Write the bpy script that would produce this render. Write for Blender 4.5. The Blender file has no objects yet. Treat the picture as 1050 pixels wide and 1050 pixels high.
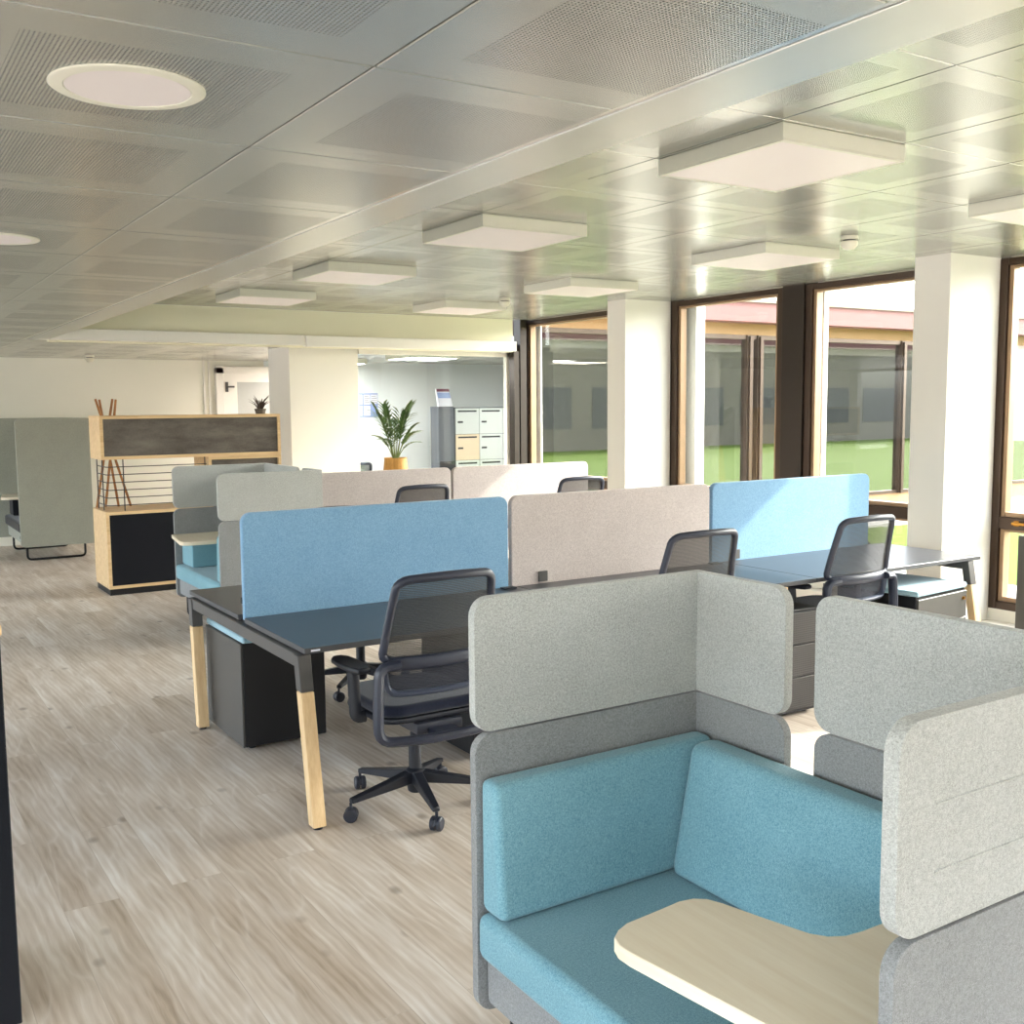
import bpy, bmesh, math, random
from mathutils import Vector, Matrix
PI = math.pi
random.seed(7)
S = bpy.context.scene
C = S.collection

# ------------------------------------------------------------------ materials
def lin(c):
    def f(v):
        v /= 255.0
        return v / 12.92 if v <= 0.04045 else ((v + 0.055) / 1.055) ** 2.4
    return (f(c[0]), f(c[1]), f(c[2]), 1)

class NT:
    def __init__(s, name):
        s.m = bpy.data.materials.new(name); s.m.use_nodes = True
        s.t = s.m.node_tree; s.t.nodes.clear()
        s.out = s.n('ShaderNodeOutputMaterial')
    def n(s, typ, **kw):
        o = s.t.nodes.new(typ)
        for k, v in kw.items(): setattr(o, k, v)
        return o
    def l(s, a, b): s.t.links.new(a, b)
    def math(s, op, a, b=None, c=None):
        o = s.n('ShaderNodeMath', operation=op)
        for i, v in enumerate((a, b, c)):
            if v is None: continue
            if isinstance(v, (int, float)): o.inputs[i].default_value = v
            else: s.l(v, o.inputs[i])
        return o.outputs[0]
    def mix(s, f, a, b, blend='MIX'):
        o = s.n('ShaderNodeMix', data_type='RGBA', blend_type=blend)
        for sk, v in ((o.inputs[0], f), (o.inputs[6], a), (o.inputs[7], b)):
            if isinstance(v, (int, float, tuple)): sk.default_value = v
            else: s.l(v, sk)
        return o.outputs[2]
    def ramp(s, f, stops):
        o = s.n('ShaderNodeValToRGB')
        e = o.color_ramp.elements
        while len(e) < len(stops): e.new(0.5)
        for i, (p, c) in enumerate(stops):
            e[i].position = p; e[i].color = c
        s.l(f, o.inputs[0]); return o.outputs[0]
    def noise(s, vec, scale, detail=2, rough=.5):
        o = s.n('ShaderNodeTexNoise')
        o.inputs['Scale'].default_value = scale; o.inputs['Detail'].default_value = detail
        o.inputs['Roughness'].default_value = rough
        if vec is not None: s.l(vec, o.inputs['Vector'])
        return o.outputs[0]
    def obj(s): return s.n('ShaderNodeTexCoord').outputs['Object']
    def mapping(s, vec, scale=(1, 1, 1), rot=(0, 0, 0), loc=(0, 0, 0)):
        o = s.n('ShaderNodeMapping'); s.l(vec, o.inputs[0])
        o.inputs['Scale'].default_value = scale; o.inputs['Rotation'].default_value = rot; o.inputs['Location'].default_value = loc
        return o.outputs[0]
    def bump(s, h, strength, dist=0.002):
        o = s.n('ShaderNodeBump'); o.inputs['Strength'].default_value = strength; o.inputs['Distance'].default_value = dist
        s.l(h, o.inputs['Height']); return o.outputs[0]
    def bsdf(s, col, rough=.5, metal=0, normal=None, spec=.5, sheen=0):
        o = s.n('ShaderNodeBsdfPrincipled')
        for k, v in (('Base Color', col), ('Roughness', rough), ('Metallic', metal)):
            if isinstance(v, (int, float, tuple)): o.inputs[k].default_value = v
            else: s.l(v, o.inputs[k])
        o.inputs['Specular IOR Level'].default_value = spec
        if sheen: o.inputs['Sheen Weight'].default_value = sheen
        if normal is not None: s.l(normal, o.inputs['Normal'])
        s.l(o.outputs[0], s.out.inputs[0]); return o

def plain(name, c, rough=.5, metal=0, spec=.5, var=.04, vs=30):
    t = NT(name); v = t.noise(t.obj(), vs, 3)
    a = lin(c); lo = tuple(x * (1 - var) for x in a[:3]) + (1,); hi = tuple(min(1, x * (1 + var)) for x in a[:3]) + (1,)
    t.bsdf(t.mix(v, lo, hi), rough, metal, None, spec); return t.m

def felt(name, dark, light, scale=420):
    t = NT(name); o = t.obj()
    n1 = t.noise(o, scale, 3, .75); n2 = t.noise(o, scale * .42, 2, .6); n3 = t.noise(o, 5, 2)
    f = t.math('ADD', t.math('MULTIPLY', n1, .62), t.math('ADD', t.math('MULTIPLY', n2, .3), t.math('MULTIPLY', n3, .08)))
    col = t.ramp(f, [(.34, lin(dark)), (.66, lin(light))])
    t.bsdf(col, .95, 0, t.bump(n1, .35, .002), .15, .25); return t.m

def wood(name, a, b, axis=0, rough=.45, scale=9):
    t = NT(name); o = t.obj()
    sc = [scale * 3] * 3; sc[axis] = scale * .18
    m = t.mapping(o, tuple(sc))
    n = t.noise(m, 1, 4, .6); n2 = t.noise(m, 5, 3, .6)
    f = t.math('ADD', t.math('MULTIPLY', n, .7), t.math('MULTIPLY', n2, .3))
    t.bsdf(t.ramp(f, [(.32, lin(a)), (.68, lin(b))]), rough, 0, t.bump(n2, .08, .001), .4); return t.m

def ceiling_mat(name, px, x0, py, y0, dim=1.0):
    """brushed aluminium pans, each with a perforated field in its middle"""
    t = NT(name); o = t.obj(); s = t.n('ShaderNodeSeparateXYZ'); t.l(o, s.inputs[0])
    def cell(v, p, off): return t.math('FRACT', t.math('DIVIDE', t.math('SUBTRACT', v, off), p))
    u = cell(s.outputs[0], px, x0); v = cell(s.outputs[1], py, y0)
    def inside(w, a):
        return t.math('LESS_THAN', t.math('ABSOLUTE', t.math('SUBTRACT', w, .5)), a)
    patch = t.math('MULTIPLY', inside(u, .335), inside(v, .335))
    hp = .0084
    a = t.math('SUBTRACT', t.math('FRACT', t.math('DIVIDE', s.outputs[0], hp)), .5)
    b = t.math('SUBTRACT', t.math('FRACT', t.math('DIVIDE', s.outputs[1], hp)), .5)
    d = t.math('ADD', t.math('MULTIPLY', a, a), t.math('MULTIPLY', b, b))
    hole = t.math('MULTIPLY', patch, t.math('LESS_THAN', d, .06))
    n = t.noise(t.mapping(o, (3, 60, 1)), 1, 3)
    base = t.mix(n, lin((206 * dim, 206 * dim, 198 * dim)), lin((220 * dim, 220 * dim, 212 * dim)))
    col = t.mix(hole, base, lin((84, 84, 80)))
    met = t.math('MULTIPLY', t.math('SUBTRACT', 1, hole), .72)
    t.bsdf(col, t.math('ADD', .27, t.math('MULTIPLY', hole, .5)), met, t.bump(t.noise(o, 2.2, 1), .06, .02), .5); return t.m

def floor_mat():
    t = NT('oak_vinyl_planks'); o = t.obj()
    sw = t.mapping(o, (1, 1, 1), (0, 0, PI / 2))
    br = t.n('ShaderNodeTexBrick'); t.l(sw, br.inputs['Vector'])
    br.offset = .37; br.offset_frequency = 2
    br.inputs['Scale'].default_value = 1; br.inputs['Brick Width'].default_value = 1.9
    br.inputs['Row Height'].default_value = .185; br.inputs['Mortar Size'].default_value = .0012
    br.inputs['Mortar Smooth'].default_value = .3; br.inputs['Bias'].default_value = 0
    br.inputs['Color1'].default_value = (0, 0, 0, 1); br.inputs['Color2'].default_value = (1, 1, 1, 1); br.inputs['Mortar'].default_value = (.5, .5, .5, 1)
    pid = br.outputs['Color']
    sh = t.n('ShaderNodeVectorMath', operation='MULTIPLY_ADD'); t.l(pid, sh.inputs[0]); sh.inputs[1].default_value = (7, 13, 0); t.l(o, sh.inputs[2])
    wn = t.n('ShaderNodeTexNoise'); wn.inputs['Scale'].default_value = 3.2; wn.inputs['Detail'].default_value = 2; t.l(sh.outputs[0], wn.inputs['Vector'])
    wp = t.n('ShaderNodeVectorMath', operation='MULTIPLY_ADD'); t.l(wn.outputs['Color'], wp.inputs[0]); wp.inputs[1].default_value = (.028, .0, 0); t.l(sh.outputs[0], wp.inputs[2])
    sh = wp
    g1 = t.noise(t.mapping(sh.outputs[0], (9, .75, 1)), 1, 5, .62)
    g2 = t.noise(t.mapping(sh.outputs[0], (60, 2.4, 1)), 1, 4, .7)
    g3 = t.noise(t.mapping(sh.outputs[0], (3.2, 1.0, 1)), 1.4, 3, .6)
    wv = t.n('ShaderNodeTexWave', wave_type='RINGS', rings_direction='Z'); t.l(t.mapping(sh.outputs[0], (9, 1.3, 1)), wv.inputs['Vector'])
    wv.inputs['Scale'].default_value = 1.2; wv.inputs['Distortion'].default_value = 5; wv.inputs['Detail'].default_value = 3
    f = t.math('ADD', t.math('MULTIPLY', g1, .5), t.math('ADD', t.math('MULTIPLY', g2, .20), t.math('MULTIPLY', g3, .28)))
    f = t.math('ADD', f, t.math('MULTIPLY', t.math('SUBTRACT', wv.outputs[1], .5), .06))
    f = t.math('ADD', f, t.math('MULTIPLY', t.math('SUBTRACT', pid, .5), .03))
    col = t.ramp(f, [(.30, lin((142, 124, 104))), (.41, lin((182, 166, 148))), (.53, lin((206, 194, 180))), (.68, lin((236, 231, 224)))])
    vn = t.noise(t.mapping(sh.outputs[0], (3.4, .55, 1)), 1.6, 2, .5)
    vein = t.ramp(t.math('ABSOLUTE', t.math('SUBTRACT', vn, .5)), [(0, (1, 1, 1, 1)), (.018, (.3, .3, .3, 1)), (.045, (0, 0, 0, 1))])
    col = t.mix(t.math('MULTIPLY', vein, .26), col, lin((238, 234, 228)))
    vo = t.n('ShaderNodeTexVoronoi', feature='F1'); t.l(t.mapping(sh.outputs[0], (5, 3.2, 1)), vo.inputs['Vector']); vo.inputs['Scale'].default_value = .9
    knot = t.ramp(vo.outputs[0], [(.0, (1, 1, 1, 1)), (.06, (.7, .7, .7, 1)), (.13, (0, 0, 0, 1))])
    col = t.mix(t.math('MULTIPLY', knot, .75), col, lin((110, 90, 72)))
    col = t.mix(t.math('MULTIPLY', br.outputs['Fac'], .28), col, lin((130, 114, 98)))
    t.bsdf(col, t.math('ADD', .34, t.math('MULTIPLY', g2, .16)), 0, t.bump(g2, .12, .001), .5); return t.m

def glass_mat(name, tint, refl=.06):
    t = NT(name); tr = t.n('ShaderNodeBsdfTransparent'); tr.inputs[0].default_value = tint
    gl = t.n('ShaderNodeBsdfGlossy'); gl.inputs['Roughness'].default_value = .01
    fr = t.n('ShaderNodeLayerWeight'); fr.inputs[0].default_value = .35
    f = t.math('ADD', refl, t.math('MULTIPLY', t.math('POWER', fr.outputs['Facing'], 3), .5))
    mx = t.n('ShaderNodeMixShader'); t.l(f, mx.inputs[0]); t.l(tr.outputs[0], mx.inputs[1]); t.l(gl.outputs[0], mx.inputs[2])
    t.l(mx.outputs[0], t.out.inputs[0]); return t.m

def mesh_mat(name, c, dens):
    t = NT(name); o = t.obj(); s = t.n('ShaderNodeSeparateXYZ'); t.l(o, s.inputs[0])
    w = t.math('SINE', t.math('MULTIPLY', t.math('ADD', s.outputs[2], t.math('MULTIPLY', t.noise(o, 14, 2), .004)), 900))
    tr = t.n('ShaderNodeBsdfTransparent')
    b = t.bsdf(lin(c), .7, 0, None, .3)
    mx = t.n('ShaderNodeMixShader'); t.l(t.math('ADD', dens, t.math('MULTIPLY', w, .09)), mx.inputs[0])
    t.l(tr.outputs[0], mx.inputs[1]); t.l(b.outputs[0], mx.inputs[2]); t.l(mx.outputs[0], t.out.inputs[0]); return t.m

def lamp_mat(name, c, e):
    t = NT(name); b = t.bsdf(lin(c), .4)
    b.inputs['Emission Color'].default_value = lin((255, 243, 235)); b.inputs['Emission Strength'].default_value = e; return t.m

def slot_mat(name, ca, cb, freq):
    t = NT(name); o = t.obj(); s = t.n('ShaderNodeSeparateXYZ'); t.l(o, s.inputs[0])
    w = t.math('SINE', t.math('MULTIPLY', s.outputs[2], freq))
    k = t.math('SINE', t.math('MULTIPLY', s.outputs[0], freq * .8))
    f = t.math('MULTIPLY', t.math('GREATER_THAN', w, .1), t.math('GREATER_THAN', k, -.75))
    t.bsdf(t.mix(f, lin(ca), lin(cb)), .5, .3, t.bump(f, .3, .002)); return t.m

def chalk_mat():
    t = NT('grey_board'); o = t.obj()
    n = t.noise(t.mapping(o, (1.6, 5, 5)), 1.5, 4, .65); n2 = t.noise(o, 60, 2)
    f = t.math('ADD', t.math('MULTIPLY', n, .85), t.math('MULTIPLY', n2, .15))
    t.bsdf(t.ramp(f, [(.35, lin((84, 78, 72))), (.7, lin((122, 115, 106)))]), .8, 0, None, .2); return t.m

M = {}
M['floor'] = floor_mat()
PX, PYL, PXR, PYR = .74, .74, .70, .71
X0L, Y0L = .925, 1.942
X0R, Y0R = 2.97, 2.10
M['ceilL'] = ceiling_mat('perforated_aluminium_low', PX, X0L, PYL, Y0L, .95)
M['ceilR'] = ceiling_mat('perforated_aluminium_high', PXR, X0R, PYR, Y0R, .86)
M['void'] = plain('ceiling_void', (30, 30, 30), .9)
M['alu'] = plain('plain_aluminium', (216, 216, 206), .3, .72, .5, .03, 8)
M['chrome'] = plain('shiny_trim', (225, 222, 215), .25, 1)
M['wall'] = plain('cream_paint', (236, 234, 220), .8, 0, .2, .02, 3)
M['lockwall'] = plain('pale_blue_white_paint', (236, 243, 245), .8, 0, .2, .015, 3)
M['white'] = plain('white_paint', (234, 231, 222), .7, 0, .3, .015, 3)
M['column'] = plain('column_paint', (228, 225, 216), .75, 0, .25, .015, 3)
M['fascia'] = plain('fascia_cream', (230, 226, 200), .75, 0, .25, .02, 3)
M['bronze'] = plain('bronze_frame', (68, 53, 43), .35, .55, .5, .06, 12)
M['bronze_dark'] = plain('dark_bronze', (50, 42, 36), .4, .5, .5, .06, 12)
M['glass'] = glass_mat('window_glass', (.95, .97, .96, 1), .03)
M['glass_in'] = glass_mat('partition_glass', (.92, .97, .98, 1), .04)
M['glass_out'] = glass_mat('facade_glass', (.30, .30, .28, 1), .40)
M['felt_light'] = felt('light_grey_felt', (136, 137, 132), (200, 202, 197))
M['felt_mid'] = felt('grey_felt', (104, 105, 104), (160, 162, 162))
M['felt_blue'] = felt('teal_blue_felt', (72, 124, 140), (146, 188, 198))
M['scr_blue'] = felt('sky_blue_felt', (96, 138, 174), (148, 186, 212), 320)
M['scr_grey'] = felt('warm_grey_felt', (160, 148, 144), (218, 208, 202), 320)
M['felt_tall'] = felt('sage_grey_felt', (132, 134, 122), (178, 180, 166))
M['felt_black'] = felt('black_felt', (14, 15, 18), (34, 36, 42))
M['black'] = plain('black_plastic', (24, 27, 36), .45, 0, .5, .08)
M['blackm'] = plain('black_metal', (20, 20, 22), .4, .2)
M['navy'] = felt('dark_navy_fabric', (14, 17, 28), (36, 42, 62), 400)
M['steel'] = plain('graphite_frame', (84, 82, 80), .45, .3)
M['mech'] = plain('dark_grey_plastic', (40, 43, 54), .45)
M['cabinet_black'] = felt('black_laminate', (9, 10, 14), (20, 22, 30), 600)
M['desk'] = plain('charcoal_laminate', (62, 64, 70), .30, 0, .5, .05, 60)
M['desk_edge'] = plain('grey_edge_band', (72, 72, 74), .5)
M['ped'] = plain('grey_metal', (80, 78, 74), .5, .25, .5, .03)
M['pedblack'] = plain('black_steel', (16, 16, 19), .5, .1)
M['ped_slot'] = slot_mat('slotted_steel', (64, 61, 59), (24, 24, 24), 520)
M['oak'] = wood('oak_leg', (212, 176, 128), (240, 212, 166), 2)
M['oak_x'] = wood('oak_board', (200, 166, 120), (228, 198, 152), 0)
M['maple'] = wood('light_maple', (226, 210, 180), (242, 232, 208), 1, .35, 5)
M['maple_edge'] = wood('maple_ply_edge', (208, 190, 158), (234, 220, 192), 1, .4, 12)
M['mesh'] = mesh_mat('chair_net', (60, 59, 58), .82)
M['meshlow'] = mesh_mat('chair_lumbar_net', (44, 46, 56), .86)
M['board'] = chalk_mat()
M['diff_fill'] = lamp_mat('fill_lamp_diffuser', (240, 240, 240), 30)  # strong glow for the lamps added to brighten the locker room
M['diff'] = lamp_mat('lamp_diffuser', (222, 212, 208), .05)
M['lampbody'] = plain('lamp_white_body', (222, 220, 204), .5, 0, .3, .02)
M['rod'] = plain('black_rod', (40, 38, 36), .5)
M['bamboo'] = wood('bamboo', (120, 74, 30), (186, 128, 66), 2, .5, 12)
M['leaf'] = plain('palm_leaf', (84, 116, 58), .45, 0, .5, .35, 12)
M['stem'] = plain('palm_stem', (120, 136, 70), .5, 0, .4, .2)
M['leafdark'] = plain('aloe_leaf', (70, 58, 50), .5, 0, .4, .3)
M['basket'] = wood('woven_basket', (176, 122, 52), (222, 170, 92), 2, .6, 14)
M['soil'] = plain('potting_soil', (50, 38, 30), .9)
M['locker'] = plain('locker_white', (206, 214, 212), .5, 0, .4, .02)
M['locker_beige'] = plain('locker_beige', (222, 206, 178), .5, 0, .4, .02)
M['slot'] = plain('slot_dark', (50, 54, 58), .6)
M['greycab'] = plain('slate_grey_panel', (92, 98, 106), .55)
M['paper'] = plain('paper_white', (226, 228, 238), .7, 0, .2, .05)
M['paperred'] = plain('paper_maroon', (120, 60, 82), .7)
M['paperblue'] = plain('paper_blue', (150, 170, 216), .7, 0, .2, .1, 60)
M['plastic_white'] = plain('white_plastic', (228, 224, 206), .45)
M['brass'] = plain('brass', (170, 120, 50), .3, .9)
M['lawn'] = plain('lawn_grass', (84, 108, 22), .9, 0, .2, .3, 25)
M['paving'] = plain('pale_paving', (200, 196, 188), .9)
M['pink'] = plain('fascia_pinkish_metal', (120, 80, 78), .6, 0, .2, .08, 2)
M['tan'] = plain('tan_render', (150, 116, 80), .8)
M['concrete'] = plain('sunlit_white_concrete', (240, 238, 232), .8, 0, .2, .02)
M['extgrey'] = plain('exterior_grey', (128, 120, 106), .8)
M['roomgrey'] = plain('wing_interior_paint', (96, 94, 90), .8)
M['hedge'] = plain('hedge_leaf', (52, 74, 38), .9, 0, .2, .5, 8)

# ------------------------------------------------------------------ mesh helpers
def bx(bm, x0, x1, y0, y1, z0, z1, r=0, seg=2, mi=0):
    v = [bm.verts.new((x, y, z)) for z in (z0, z1) for y in (y0, y1) for x in (x0, x1)]
    F = [(0, 2, 3, 1), (4, 5, 7, 6), (0, 1, 5, 4), (2, 6, 7, 3), (0, 4, 6, 2), (1, 3, 7, 5)]
    fs = [bm.faces.new([v[i] for i in f]) for f in F]
    for f in fs: f.material_index = mi
    if r:
        es = list({e for f in fs for e in f.edges})
        bmesh.ops.bevel(bm, geom=es, offset=r, segments=seg, profile=.5, affect='EDGES', clamp_overlap=True)
    return v

def prism(bm, pts, plane, t0, t1, r=0, seg=2, mi=0):
    """closed 2-D outline extruded along the axis normal to `plane` ('xz' -> y ...), rim edges bevelled"""
    def P(a, b, t):
        return {'xz': (a, t, b), 'yz': (t, a, b), 'xy': (a, b, t)}[plane]
    A = [bm.verts.new(P(a, b, t0)) for a, b in pts]; B = [bm.verts.new(P(a, b, t1)) for a, b in pts]
    n = len(pts); fa = bm.faces.new(A); fb = bm.faces.new(B[::-1]); fs = [fa, fb]
    for i in range(n):
        fs.append(bm.faces.new((A[i], B[i], B[(i + 1) % n], A[(i + 1) % n])))
    for f in fs: f.material_index = mi
    bmesh.ops.recalc_face_normals(bm, faces=fs)
    if r:
        es = list(fa.edges) + list(fb.edges)
        bmesh.ops.bevel(bm, geom=es, offset=r, segments=seg, profile=.5, affect='EDGES', clamp_overlap=True)

def rrect(a0, a1, b0, b1, r, n=6):
    """rounded rectangle; r = radii for (a0b0, a1b0, a1b1, a0b1)"""
    if isinstance(r, (int, float)): r = (r,) * 4
    out = []
    for (ca, cb, sa, sb, rr, st) in ((a0, b0, 1, 1, r[0], PI), (a1, b0, -1, 1, r[1], 1.5 * PI), (a1, b1, -1, -1, r[2], 0), (a0, b1, 1, -1, r[3], .5 * PI)):
        if rr <= 0: out.append((ca, cb)); continue
        for i in range(n + 1):
            t = st + i / n * PI / 2
            out.append((ca + sa * rr + rr * math.cos(t), cb + sb * rr + rr * math.sin(t)))
    return out

def fillet(pts, r, n=5):
    pts = [Vector(p) for p in pts]; out = [pts[0]]
    for i in range(1, len(pts) - 1):
        a = (pts[i - 1] - pts[i]); b = (pts[i + 1] - pts[i]); rr = min(r, a.length * .49, b.length * .49)
        p0 = pts[i] + a.normalized() * rr; p1 = pts[i] + b.normalized() * rr
        for k in range(n + 1):
            t = k / n; out.append(p0 * (1 - t) ** 2 + pts[i] * 2 * t * (1 - t) + p1 * t * t)
    out.append(pts[-1]); return out

def tube(bm, pts, r, seg=10, flat=None, closed=False):
    """sweep of an ellipse along a path; r may be a list; flat=(rx, ry) with ry along the path's frame normal"""
    pts = [Vector(p) for p in pts]; n = len(pts); rings = []
    up = Vector((0, 0, 1)); T0 = (pts[1] - pts[0]).normalized()
    if abs(T0.dot(up)) > .95: up = Vector((0, 1, 0))
    N = (up - T0 * up.dot(T0)).normalized()
    for i, p in enumerate(pts):
        if closed: T = (pts[(i + 1) % n] - pts[i - 1]).normalized()
        else: T = (pts[min(i + 1, n - 1)] - pts[max(i - 1, 0)]).normalized()
        N = (N - T * N.dot(T)).normalized(); Bn = T.cross(N)
        rr = r[i] if isinstance(r, (list, tuple)) else r
        ra, rb = (rr, rr) if flat is None else (flat[0] * rr, flat[1] * rr)
        rings.append([bm.verts.new(p + Bn * ra * math.cos(2 * PI * k / seg) + N * rb * math.sin(2 * PI * k / seg)) for k in range(seg)])
    m = n if closed else n - 1
    for i in range(m):
        a, b = rings[i], rings[(i + 1) % n]
        for k in range(seg): bm.faces.new((a[k], a[(k + 1) % seg], b[(k + 1) % seg], b[k]))
    if not closed:
        bm.faces.new(rings[0][::-1]); bm.faces.new(rings[-1])

def lathe(bm, prof, seg=32, o=(0, 0, 0), axis='z'):
    rings = []
    def P(r, h, t):
        c, s = r * math.cos(t), r * math.sin(t)
        q = {'z': (c, s, h), 'x': (h, c, s), 'y': (c, h, s)}[axis]
        return (q[0] + o[0], q[1] + o[1], q[2] + o[2])
    for r, h in prof:
        rings.append([bm.verts.new(P(max(r, 1e-4), h, 2 * PI * k / seg)) for k in range(seg)])
    fs = []
    for a, b in zip(rings, rings[1:]):
        for k in range(seg): fs.append(bm.faces.new((a[k], a[(k + 1) % seg], b[(k + 1) % seg], b[k])))
    fs.append(bm.faces.new(rings[0])); fs.append(bm.faces.new(rings[-1][::-1]))
    bmesh.ops.recalc_face_normals(bm, faces=fs)

def hexa(bm, c, r=0, seg=2):
    """box from 8 corners, order like bx"""
    v = [bm.verts.new(p) for p in c]
    F = [(0, 2, 3, 1), (4, 5, 7, 6), (0, 1, 5, 4), (2, 6, 7, 3), (0, 4, 6, 2), (1, 3, 7, 5)]
    fs = [bm.faces.new([v[i] for i in f]) for f in F]
    if r:
        es = list({e for f in fs for e in f.edges})
        bmesh.ops.bevel(bm, geom=es, offset=r, segments=seg, profile=.5, affect='EDGES', clamp_overlap=True)

def BM(): return bmesh.new()

def obj(name, bm, mat, parent=None, ang=35, loc=None, label=None):
    me = bpy.data.meshes.new(name)
    bmesh.ops.recalc_face_normals(bm, faces=bm.faces)
    bm.to_mesh(me); bm.free()
    for m in (mat if isinstance(mat, (list, tuple)) else [mat]): me.materials.append(m)
    me.shade_smooth(); me.set_sharp_from_angle(angle=math.radians(ang))
    o = bpy.data.objects.new(name, me); C.objects.link(o)
    wn = o.modifiers.new('normals', 'WEIGHTED_NORMAL'); wn.keep_sharp = True; wn.weight = 80
    if parent: o.parent = parent
    if loc: o.location = loc
    if label: o['label'] = label
    return o

def tag(o, label, cat, group=None, kind=None):
    o['label'] = label; o['category'] = cat
    if group: o['group'] = group
    if kind: o['kind'] = kind
    return o

def thing(name, label, cat, loc=(0, 0, 0), rz=0, group=None):
    o = bpy.data.objects.new(name, None); C.objects.link(o)
    o.location = loc; o.rotation_euler = (0, 0, rz); o.empty_display_size = .1
    return tag(o, label, cat, group)

def struct(name, bm, mat, label=None, cat=None, parent=None):
    o = obj(name, bm, mat, parent); o['kind'] = 'structure'
    if label: o['label'] = label
    if cat: o['category'] = cat
    return o

def dup(root, loc, rz, label, group=None):
    r = root.copy(); C.objects.link(r); r.location = loc; r.rotation_euler = (0, 0, rz); r['label'] = label
    if group: r['group'] = group
    for ch in list(root.children):
        c = ch.copy(); C.objects.link(c); c.parent = r
        for g in ch.children:
            d = g.copy(); C.objects.link(d); d.parent = c
    return r

# ------------------------------------------------------------------ the room
LZ, RZ = 2.40, 2.77          # low ceiling, raised ceiling over the desks
XS, XE = 1.722, 7.2          # raised ceiling edge, window wall
YF, YB = 10.85, 14.8         # face of the step, far wall
XL, YN = -3.2, -2.6          # left wall, wall behind

b = BM(); bx(b, XL - .1, XE + .02, YN - .1, YF + .3, -.12, 0); bx(b, XL - .1, 20, YF + .3, YB + .1, -.12, 0)
struct('floor', b, M['floor'], 'greyed oak plank floor running the length of the office', 'floor')

def tiles(bm, x0, px, xa, xb, y0, py, ya, yb, z, gap=.0025, holes=()):
    i0 = math.floor((xa - x0) / px); i1 = math.ceil((xb - x0) / px)
    j0 = math.floor((ya - y0) / py); j1 = math.ceil((yb - y0) / py)
    for i in range(i0, i1):
        for j in range(j0, j1):
            a0, a1 = max(xa, x0 + i * px + gap), min(xb, x0 + (i + 1) * px - gap)
            c0, c1 = max(ya, y0 + j * py + gap), min(yb, y0 + (j + 1) * py - gap)
            if a1 - a0 < .02 or c1 - c0 < .02: continue
            bx(bm, a0, a1, c0, c1, z, z + .02, .002, 1)

b = BM()
tiles(b, X0L, PX, XL, 1.512, Y0L, PYL, YN, YB, LZ)
tiles(b, X0L, PX, 1.53, 7.25, Y0L, PYL, YF + .14, YB, LZ)
tiles(b, X0L, PX, 7.255, 14, Y0L, PYL, YF + .5, YB, LZ)
struct('ceiling', b, M['ceilL'], 'lower ceiling of perforated aluminium pans', 'ceiling')
b = BM()
tiles(b, X0R, PXR, XS, XE, Y0R, PYR, YN, YF, RZ)
struct('ceiling_raised', b, M['ceilR'], 'raised ceiling of perforated aluminium pans over the desks', 'ceiling')
b = BM(); bx(b, XL - .1, XS - .02, YN - .1, YB + .1, LZ + .021, LZ + .08); bx(b, XS - .1, 7.25, YF + .1, YB + .1, LZ + .021, LZ + .08); bx(b, 7.25, 20, YF + .5, YB + .1, LZ + .021, LZ + .08)
bx(b, XS - .1, XE + .1, YN - .1, YF + .1, RZ + .021, RZ + .08)
struct('ceiling_slab', b, M['void'])
b = BM(); bx(b, 1.535, XS, YN, YF + .12, LZ - .001, LZ + .02, .003); bx(b, XS - .012, XS, YN, YF + .02, LZ + .02, RZ + .02)
struct('trim_1', b, M['alu'], 'plain aluminium strip edging the raised ceiling', 'trim')
b = BM(); bx(b, 1.514, 1.532, YN, YB - .6, LZ + .002, LZ + .02)
struct('trim_2', b, M['chrome'], 'thin shiny shadow line along the ceiling edge', 'trim')
# face of the step at the far end, and the pale pelmet board below it
b = BM(); bx(b, XS, XE - .27, YF, YF + .12, 2.38, RZ); 
struct('wall_step', b, M['fascia'], 'cream face of the ceiling step above the pelmet', 'wall')
b = BM(); bx(b, XS - .1, 4.25, YF - .07, YF + .0, 2.395, 2.505, .004, 1); bx(b, 4.252, XE - .28, YF - .10, YF, 2.385, 2.50, .004, 1)
struct('trim_3', b, M['white'], 'long white pelmet board below the ceiling step', 'trim')
b = BM(); bx(b, XL - .1, 5.2, YB, YB + .12, 0, LZ + .05)
struct('wall_far', b, M['wall'], 'cream far wall', 'wall')
b = BM(); bx(b, 5.2, 12, YB, YB + .12, 0, LZ + .05); struct('wall_locker_room', b, M['lockwall'], 'pale bluish wall of the locker room', 'wall')
b = BM(); bx(b, 12, 20, YB, YB + .12, 0, LZ + .05); bx(b, 20, 20.1, YF + .3, YB, 0, LZ + .05)
struct('wall_wing', b, M['roomgrey'])
b = BM(); bx(b, XL - .1, XE, YN - .12, YN, 0, .9); bx(b, XL - .1, XE, YN - .12, YN, 2.2, RZ + .05)
for k in range(5): bx(b, XL - .1 + k * 2.55, XL + .15 + k * 2.55, YN - .12, YN, .9, 2.2)
struct('wall_back', b, M['white'])  # wall out of view; its openings are added and sized for fill light
b = BM(); bx(b, XL - .12, XL, YN, YB, 0, .3); bx(b, XL - .12, XL, YN, YB, 2.35, LZ + .05)
for k in range(8): bx(b, XL - .12, XL, YN + k * 2.45, YN + .2 + k * 2.45, .3, 2.35)
struct('wall_left', b, M['white'])  # unseen side, glazing gaps added here to let in fill light

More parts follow.
